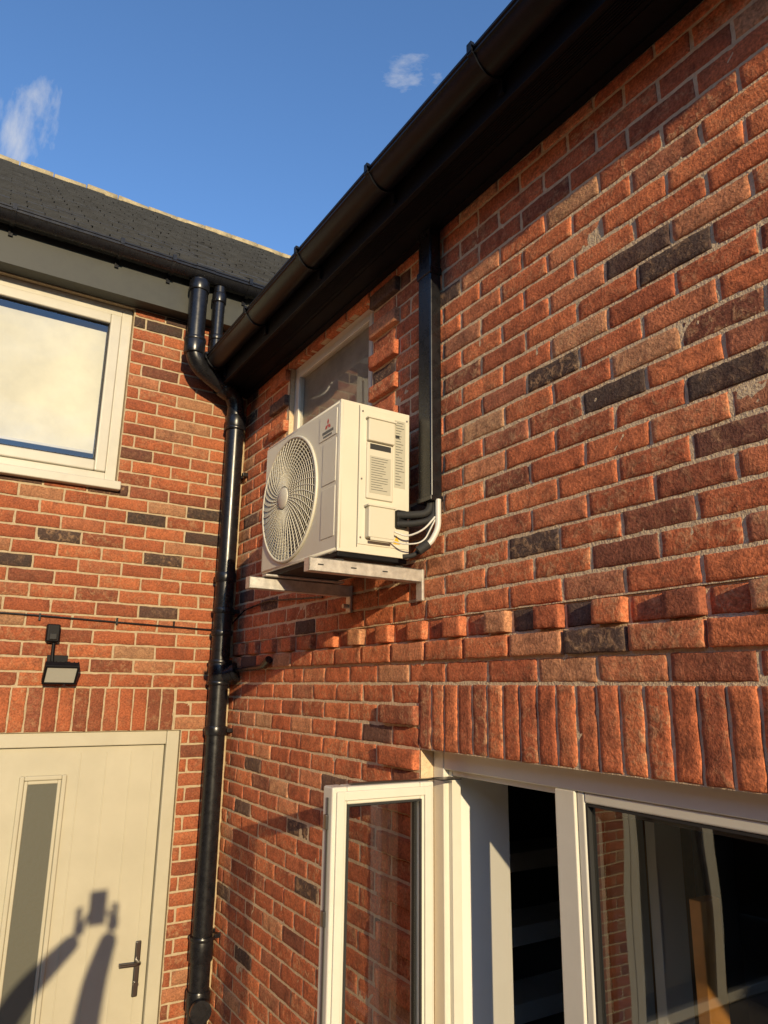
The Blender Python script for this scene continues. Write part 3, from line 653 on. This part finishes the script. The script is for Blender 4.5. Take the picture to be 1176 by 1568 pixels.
# ------------------------------------------------------------------ photographer (casts the shadow on the door)
PH=empty('photographer')
M_cloth=simple('jacket_cloth',(.05,.06,.09),.9,bump=.001,bscale=200);M_skin=simple('skin',(.45,.26,.18),.5);M_jean=simple('jeans',(.05,.07,.12),.9);M_hair=simple('hair',(.04,.025,.015),.7)
def skin(name,nodes,edges,mat,root=0,sub=2):
    me=D.meshes.new(name);me.from_pydata([n[0] for n in nodes],edges,[]);me.update()
    o=link(D.objects.new(name,me),PH);me.materials.append(mat)
    m=o.modifiers.new('s','SKIN');m.use_smooth_shade=True
    for i,n in enumerate(nodes):
        sv=me.skin_vertices[0].data[i];r=n[1];sv.radius=(r,r) if not isinstance(r,tuple) else r;sv.use_root=(i==root)
    s=o.modifiers.new('u','SUBSURF');s.levels=sub;s.render_levels=sub;return o
px,py=-1.83,-4.34
cam=Vector((-1.415,-3.86,2.32))
hl=Vector((cam.x-.115,cam.y-.06,cam.z-.17));hr=Vector((cam.x+.035,cam.y-.06,cam.z-.17))
body=[((px,py,.95),(.16,.12)),((px,py,1.17),(.14,.105)),((px,py+.01,1.38),(.165,.115)),((px,py+.02,1.50),(.13,.09)),((px,py+.03,1.59),.058),
 ((px-.18,py+.02,1.50),.078),((px-.12,py+.16,1.78),.070),((px+.08,py+.30,2.00),.058),(tuple(hl),.038),
 ((px+.18,py+.02,1.50),.078),((px+.30,py+.14,1.76),.070),((px+.37,py+.30,1.99),.058),(tuple(hr),.038)]
skin('jacket',body,[(0,1),(1,2),(2,3),(3,4),(3,5),(5,6),(6,7),(7,8),(3,9),(9,10),(10,11),(11,12)],M_cloth)
legs=[((px,py,.93),(.15,.11)),((px-.10,py,.84),.085),((px-.11,py+.01,.48),.060),((px-.11,py-.02,.10),.042),((px+.10,py,.84),.085),((px+.11,py+.01,.48),.060),((px+.11,py-.02,.10),.042)]
skin('trousers',legs,[(0,1),(1,2),(2,3),(0,4),(4,5),(5,6)],M_jean)
for s_ in (-1,1):
    skin('shoe_%d'%(s_+2),[((px+s_*.11,py-.05,.05),.045),((px+s_*.11,py+.06,.04),.04),((px+s_*.115,py+.17,.032),.03)],[(0,1),(1,2)],M_hair)
hz=.03
skin('head',[((px,py+.03,1.55+hz),.05),((px,py+.045,1.64+hz),(.062,.068)),((px,py+.045,1.72+hz),(.076,.092)),((px,py+.03,1.78+hz),(.07,.085)),((px,py+.02,1.83+hz),.04)],[(0,1),(1,2),(2,3),(3,4)],M_skin)
skin('nose',[((px,py+.135,1.72+hz),.012),((px,py+.155,1.695+hz),.015)],[(0,1)],M_skin,sub=1)
boxes('face_features',[(px-.04,px-.018,py+.128,py+.134,1.73+hz,1.74+hz),(px+.018,px+.04,py+.128,py+.134,1.73+hz,1.74+hz),(px-.025,px+.025,py+.118,py+.126,1.655+hz,1.663+hz)],M_hair,PH,.002)
skin('hair_cap',[((px,py-.02,1.70+hz),(.07,.06)),((px,py-.0,1.80+hz),(.078,.09)),((px,py+.03,1.84+hz),.06)],[(0,1),(1,2)],M_hair)
for s_ in (-1,1): skin('ear_%d'%(s_+2),[((px+s_*.078,py+.03,1.695+hz),.010),((px+s_*.084,py+.025,1.73+hz),.014)],[(0,1)],M_skin,sub=1)
boxes('phone',[(cam.x-.070,cam.x+.010,cam.y-.035,cam.y-.027,cam.z-.14,cam.z+.012)],M_fas,PH,.003)
def hand(W,side,tx):
    W=Vector(W);P_=Vector((tx+side*.035,cam.y-.055,cam.z-.10))
    nodes=[(W,.026),((W+P_)/2,(.032,.02)),(P_,(.036,.016))]
    skin('palm_%s'%('l' if side<0 else 'r'),nodes,[(0,1),(1,2)],M_skin)
    for i in range(4):
        b=P_+Vector((0,.0,-.03+i*.021));l=(.9,1,.95,.75)[3-i]
        skin('finger_%s%d'%('l' if side<0 else 'r',i),[(b,.009),(b+Vector((side*.018,.024*l,.004)),.0088),(b+Vector((side*.006,.042*l,.006)),.008),(b+Vector((-side*.014,.044,.006)),.007)],[(0,1),(1,2),(2,3)],M_skin,sub=1)
    skin('thumb_%s'%('l' if side<0 else 'r'),[(P_+Vector((0,-.004,-.03)),.012),(P_+Vector((-side*.02,-.004,.0)),.010),(P_+Vector((-side*.035,.008,.025)),.0085)],[(0,1),(1,2)],M_skin,sub=1)
hand(hl,-1,cam.x-.07);hand(hr,1,cam.x+.01)
# ------------------------------------------------------------------ light and sky
az=math.radians(12.6);el=math.radians(13.4)
sd=D.lights.new('sun','SUN');sd.energy=5.0;sd.angle=math.radians(.5);sd.color=(1,.80,.50)
so=link(D.objects.new('sun',sd));dv=Vector((math.sin(az)*math.cos(el),math.cos(az)*math.cos(el),-math.sin(el)))
so.rotation_euler=dv.to_track_quat('-Z','Y').to_euler();so.location=(-5,-15,8)
w=D.worlds.new('World');scene.world=w;w.use_nodes=True;nt=w.node_tree;N=nt.nodes;L=nt.links
bg=N['Background'];bg.inputs['Strength'].default_value=.12
sky=N.new('ShaderNodeTexSky');sky.sky_type='NISHITA';sky.sun_disc=False;sky.sun_elevation=el;sky.sun_rotation=math.pi+az
sky.air_density=1.0;sky.dust_density=.2;sky.ozone_density=2.0
tc=N.new('ShaderNodeTexCoord')
tint=N.new('ShaderNodeMix');tint.data_type='RGBA';tint.blend_type='MULTIPLY';tint.inputs[0].default_value=1;L.new(sky.outputs[0],tint.inputs[6]);tint.inputs[7].default_value=(1.25,1.60,2.05,1)
def cloud(direction,c0,c1,scale,lo,hi,stretch,amp,add=None):
    dp=N.new('ShaderNodeVectorMath');dp.operation='DOT_PRODUCT';L.new(tc.outputs['Generated'],dp.inputs[0]);dp.inputs[1].default_value=Vector(direction).normalized()
    m=N.new('ShaderNodeMapRange');m.interpolation_type='SMOOTHSTEP';m.inputs[1].default_value=c0;m.inputs[2].default_value=c1;L.new(dp.outputs['Value'],m.inputs[0])
    mp=N.new('ShaderNodeMapping');mp.inputs['Scale'].default_value=stretch;L.new(tc.outputs['Generated'],mp.inputs[0])
    n=N.new('ShaderNodeTexNoise');n.inputs['Scale'].default_value=scale;n.inputs['Detail'].default_value=8;n.inputs['Roughness'].default_value=.6;n.inputs['Distortion'].default_value=.15
    L.new(mp.outputs[0],n.inputs['Vector'])
    m2=N.new('ShaderNodeMapRange');m2.inputs[1].default_value=lo;m2.inputs[2].default_value=hi;m2.inputs[4].default_value=amp
    if add:
        ma=N.new('ShaderNodeMath');ma.operation='MULTIPLY_ADD';ma.inputs[1].default_value=add;L.new(m.outputs[0],ma.inputs[0]);L.new(n.outputs['Fac'],ma.inputs[2]);L.new(ma.outputs[0],m2.inputs[0]);return m2.outputs[0]
    L.new(n.outputs['Fac'],m2.inputs[0])
    mu=N.new('ShaderNodeMath');mu.operation='MULTIPLY';L.new(m.outputs[0],mu.inputs[0]);L.new(m2.outputs[0],mu.inputs[1]);return mu.outputs[0]
a=cloud((.01,.793,.61),.9965,.9997,14,.82,1.12,(2.2,1,.9),.65,.42);b=cloud((.389,.587,.711),.9975,.99995,16,.90,1.12,(.7,1,2.6),.60,.42);c=cloud((.1,-.92,.36),.88,.97,4,.40,.60,(1,1,2.2),.8)
s1=N.new('ShaderNodeMath');s1.operation='ADD';L.new(a,s1.inputs[0]);L.new(b,s1.inputs[1])
s2=N.new('ShaderNodeMath');s2.operation='ADD';s2.use_clamp=True;L.new(s1.outputs[0],s2.inputs[0]);L.new(c,s2.inputs[1])
mx=N.new('ShaderNodeMix');mx.data_type='RGBA';L.new(s2.outputs[0],mx.inputs[0]);L.new(tint.outputs[2],mx.inputs[6]);mx.inputs[7].default_value=(6.5,6.4,6.2,1)
L.new(mx.outputs[2],bg.inputs['Color'])
# ------------------------------------------------------------------ camera
cd=D.cameras.new('camera');co=link(D.objects.new('camera',cd));cd.sensor_fit='HORIZONTAL';cd.sensor_width=27;cd.lens=25.296;cd.clip_start=.02;cd.clip_end=2000
Mr=Matrix(((0.8485,-0.1369,-0.5112),(-0.529,-0.1963,-0.8256),(0.0126,0.9709,-0.239)))
q=Mr.to_quaternion().normalized();co.matrix_world=Matrix.Translation(cam)@q.to_matrix().to_4x4()
scene.camera=co
scene.view_settings.view_transform='Standard';scene.view_settings.look='None';scene.view_settings.exposure=0
